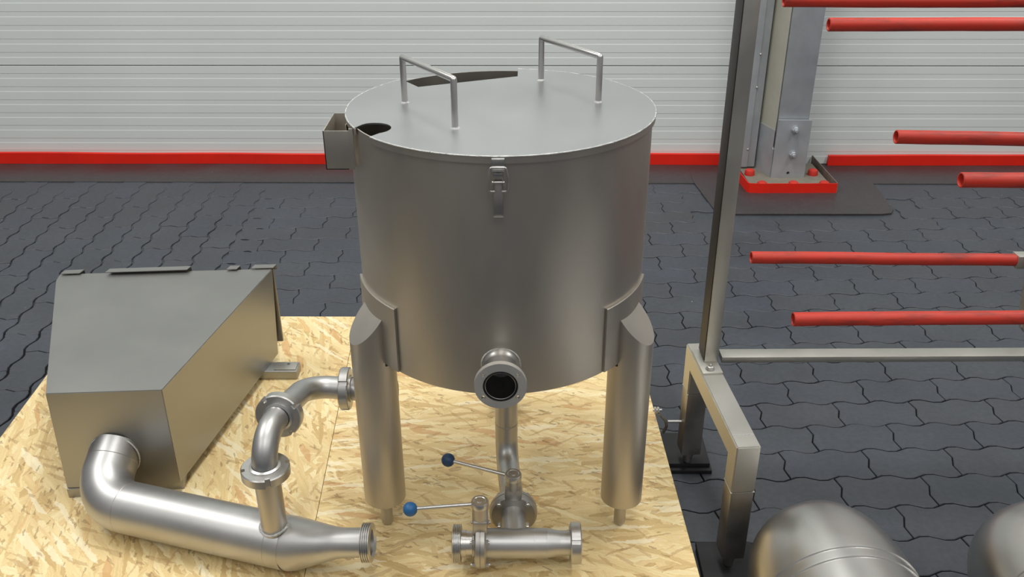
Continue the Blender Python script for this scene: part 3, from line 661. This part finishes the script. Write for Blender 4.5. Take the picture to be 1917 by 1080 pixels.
# ---------------------------------------------------------------- rack with red sleeved arms
rack=tag(empty('hose_rack',(.49,1.8,0)),'stainless floor rack with upright post, foot frame and red sleeved horizontal arms','rack')
XR=2.15
TW=.053; zt=.386
fr0=Vector((.5065,1.5625,0)); re0=Vector((.474,2.000,0))
def footframe(dx,parent,copy=False):
    a=fr0+Vector((dx,0,0)); b=re0+Vector((dx,0,0)); d=(b-a).normalized(); s=Vector((d.y,-d.x,0))
    # beam and the two mitred knees: one profile extruded sideways
    L=(b-a).length; prof=[(0,.262),(0,zt),(L,zt),(L,.262),(L-TW,.262),(L-TW,zt-TW),(TW,zt-TW),(TW,.262)]
    T=Matrix((d.to_4d(),Vector((0,0,1,0)),s.to_4d(),(0,0,0,1))).transposed(); T[3]=(0,0,0,1); T[0][3],T[1][3],T[2][3]=a.x,a.y,0
    bm=bmesh.new(); plate(bm,[prof],-TW/2,TW/2,T); bmesh.ops.recalc_face_normals(bm,faces=bm.faces)
    bmesh.ops.bevel(bm,geom=[e for e in bm.edges if e.calc_face_angle(0)>.5],offset=.0028,segments=2,affect='EDGES'); finish(bm,'foot_beam',RACKM,parent,25)
    bm=bmesh.new(); q=a+d*.045+Vector((0,0,zt+.0002)); cyl(bm,q-s*.024,q+s*.024,.0011,8); finish(bm,'weld_seam',WELD,parent)
    for e,dd_ in ((a+d*TW/2,1),(b-d*TW/2,1)): finish(box(bmesh.new(),(0,0,0),(TW+.0010,TW+.0010,.0016),.0004,mat=Matrix.Translation((e.x,e.y,.262))@Matrix.Rotation(math.atan2(d.y,d.x)-PI/2,4,'Z')),'weld_seam',RACKM,parent)
    for e,dd_ in (): box(bm,bm,(0,0,0),(1,1,1))
    for e in (a+d*TW/2,b-d*TW/2):
        bm=bmesh.new(); box(bm,(0,0,0),(TW-.001,TW-.001,.195),.0028,mat=Matrix.Translation((e.x,e.y,.165))@Matrix.Rotation(math.atan2(d.y,d.x)-PI/2,4,'Z')); lg=finish(bm,'leg',RACKD,parent,25)
        bm=bmesh.new(); lathe(bm,(e.x,e.y,.0262),(0,0,1),[(0,.004),(.002,.010),(.010,.013),(.024,.013),(.030,.0165),(.042,.0165)],24); finish(bm,'foot',CAST,lg)
    return a,b,d
footframe(0,rack)
pb=Vector((.4915,1.872,0)); 
bm=bmesh.new(); box(bm,(.482,1.905,zt+.0025),(.049,.112,.005),.0012,rz=math.radians(4)); finish(bm,'base_plate',RACKM,rack)
bm=bmesh.new(); box(bm,(.4905,1.930,(zt+1.62)/2+.002),(.034,.060,1.62-zt-.004),.0025,rz=math.radians(1)); post=finish(bm,'post',RACKM,rack,25)
bm=bmesh.new(); box(bm,(.4727,1.930,(zt+1.62)/2+.002),(.0024,.059,1.61-zt-.004),.0005,rz=math.radians(1)); finish(bm,'side_shade',SHADE,post)  # thin dark sheet: shade of the post's left side, put in as colour
bm=bmesh.new(); q=Vector((.4815,1.866,zt+.005)); lathe(bm,q,(0,0,1),[(0,.0115),(.002,.0115)],20); lathe(bm,q+Vector((0,0,.002)),(0,0,1),[(0,.0085),(.007,.0085),(.0078,.007)],6); lathe(bm,q+Vector((0,0,.009)),(0,0,1),[(0,.0046),(.006,.0046),(.007,.0038)],14); finish(bm,'bolt',BRIGHT,rack)
bm=bmesh.new(); box(bm,((XR+.508)/2,1.920,.3970),(XR-.508-.016,.040,.0165),.002,rz=.003); finish(bm,'lower_rail',RACKM,rack,25)
footframe(XR+.0-.49,rack)
bm=bmesh.new(); box(bm,(XR,1.925,(zt+1.62)/2+.002),(.036,.048,1.62-zt-.004),.0025); finish(bm,'post',RACKM,rack,25)
bm=bmesh.new(); box(bm,((XR+.49)/2,1.925,1.60),(XR-.49-.04,.04,.03),.002); finish(bm,'top_rail',RACKM,rack,25)
def arm(px0,py0,px1,py1,yy,zlvl,RA,endx):
    a=aty(px0,py0,yy); b=aty(px1,py1,yy); d=(b-a).normalized(); e=a+d*((endx-a.x)/d.x)
    bm=bmesh.new(); random.seed(int(px0)); n=30; path=[]; rr=[]
    for i in range(n+1):
        p=a.lerp(e,i/n)+Vector((0,random.uniform(-.0006,.0006),.0007*math.sin(i*.35+px0))); path.append(p); rr.append(RA+random.uniform(-.0002,.0002))
    r_in=RA-.0035
    # outer surface, rounded mouth and bore
    lathe(bm,path[0],d,[(.10,r_in-.001),(.002,r_in),(0,r_in+.001),(0,RA-.0008),(.0012,RA)],26,True,False); sweep(bm,[path[0]+d*.0012]+path[1:],[RA]+rr[1:],26,False)
    return finish(bm,'red_sleeve',REDR,rack,60),a,e
ARMS=[(1467,1,1917,2,2.05,1.22,.0140),(1551,45.5,1917,46,1.75,1.22,.0128),(1677,256,1917,261,2.05,.92,.0164),(1798,337.5,1917,338,1.75,.92,.0160),(1406,481.5,1890,486.5,2.05,.6,.0155),(1484,598,1917,593.5,1.75,.6,.0158)]
for k,A_ in enumerate(ARMS):
    ex=XR-.035 if k!=4 else aty(1902,487,2.05).x
    sl,a,e=arm(*A_,ex); 
    bm=bmesh.new(); dd=(e-a).normalized(); dk=mat_plain('dark_bore',(.10,.012,.01),.7) if 'dark_bore' not in bpy.data.materials else bpy.data.materials['dark_bore']
    lathe(bm,a+dd*.05,dd,[(0,A_[6]-.0045),(.01,A_[6]-.0045)],20); finish(bm,'bore',dk,sl)
for z in (.6,.92,1.22):
    bm=bmesh.new(); box(bm,(XR,1.9,z),(.03,.36,.03),.002); finish(bm,'crossarm',RACKM,rack,25)
a=aty(1899,487,2.05); bm=bmesh.new(); box(bm,((a.x+XR-.01)/2,2.05,a.z),(XR-.01-a.x,.034,.034),.002); finish(bm,'arm_socket',RACKM,rack,25)
bm=bmesh.new(); p0=aty(1930,505,2.0); p1=aty(1912,600,1.995)
sweep(bm,[p0,p1],.012,4); finish(bm,'brace',RACKD,rack,25)
c=aty(1921,606,1.80); bm=bmesh.new(); lathe(bm,c,(-.1,-1,.2),[(0,.012),(.0,.016),(.006,.018),(.014,.018),(.018,.015),(.018,.0125)],28); finish(bm,'clamp_ring',BRIGHT,rack,30)
# small spring clip with bolts on the rear leg
c0=Vector((.447,1.972,.135))
bm=bmesh.new(); P=[atz(1228,770,.16),atz(1236,778,.15),atz(1247,788,.13),atz(1248,800,.12),atz(1240,812,.10)]
P=[aty(1229,768,1.985),aty(1237,777,1.983),aty(1246,787,1.980),aty(1248,798,1.978),aty(1241,810,1.976)]
sweep(bm,P,.0042,6); clip=finish(bm,'clip',CAST,rack,60)
bm=bmesh.new(); b=aty(1250,789,1.98); cyl(bm,b,Vector((.452,b.y,b.z)),.0042,10); finish(bm,'stud',BRIGHT,clip); bm=bmesh.new(); q=aty(1222,768,1.983)
cyl(bm,q,q+Vector((.024,0,.001)),.0035,10); 
for s in (.004,.012): cyl(bm,q+Vector((s,0,0)),q+Vector((s+.0045,0,0)),.0095,6)
finish(bm,'bolt',BRIGHT,clip)
# rubber pads under the rack feet
def pad(c,s,rz,label,under=False):
    e=bmesh.new(); box(e,(c[0],c[1],.019),(s[0],s[1],.014),.002,rz=rz)
    if under: box(e,(c[0]-.0,c[1]-.006,.0065),(s[0]+.012,s[1]+.012,.011),.001,rz=rz-.02)
    else: box(e,(c[0],c[1],.0065),(s[0]-.004,s[1]-.004,.011),.001,rz=rz)
    o=finish(e,'rubber_pad',RUB); tag(o,label,'pad','black pads under the rack feet')
pad((.474,2.035),(.125,.14),.0,'black rubber pad under the rear left foot of the rack',True)
pad((.5085,1.590),(.135,.15),-.02,'black rubber pad under the front left foot of the rack')
pad((.474+XR-.49,2.0),(.125,.14),.0,'black rubber pad under the rear right foot of the rack',True)
pad((.5085+XR-.49,1.590),(.135,.15),-.02,'black rubber pad under the front right foot of the rack')
# ---------------------------------------------------------------- two lying vessels
def vessel(name,loc,label,rz):
    e=empty(name,loc,rz); tag(e,label,'vessel')
    r=.1665; pr=[]
    n=4.0; d=.2199
    for k in range(15):
        t=k/14*PI/2; pr.append((d*math.sin(t),r*abs(math.cos(t))**(2/n)))
    pr[-1]=(d,.002)
    zc=r+.003
    bm=bmesh.new(); body=[(-.62,.002),(-.615,r*.5),(-.58,r*.85),(-.52,r*.985),(-.46,r)]+[(-.0265,r),(0,r)]+pr[1:]
    lathe(bm,(0,0,zc),(0,1,0),body,96,False,False); b=finish(bm,'shell',VESM,e,50); b.matrix_parent_inverse=Matrix.Identity(4)
    for s in (0,-.026):
        bm=bmesh.new(); lathe(bm,(0,s,zc),(0,1,0),[(-.003,r-.0002),(-.0012,r+.0022),(.0012,r+.0022),(.003,r-.0002)],96,False,False)
        f=finish(bm,'seam_band',BRIGHT,e,40); f.matrix_parent_inverse=Matrix.Identity(4)
    for s in (-.40,.10):
        bm=bmesh.new(); box(bm,(0,s,.012),(.19,.04,.024),.003); f=finish(bm,'foot',DARKM,e); f.matrix_parent_inverse=Matrix.Identity(4)
    return e
vessel('steel_vessel',(.654,1.318,.0),'round ended stainless vessel lying in the right foreground, nearest the foot frame',math.radians(1.5))
vessel('steel_vessel',(1.127,1.318,.0),'round ended stainless vessel cut by the lower right corner of the picture',math.radians(1.5))
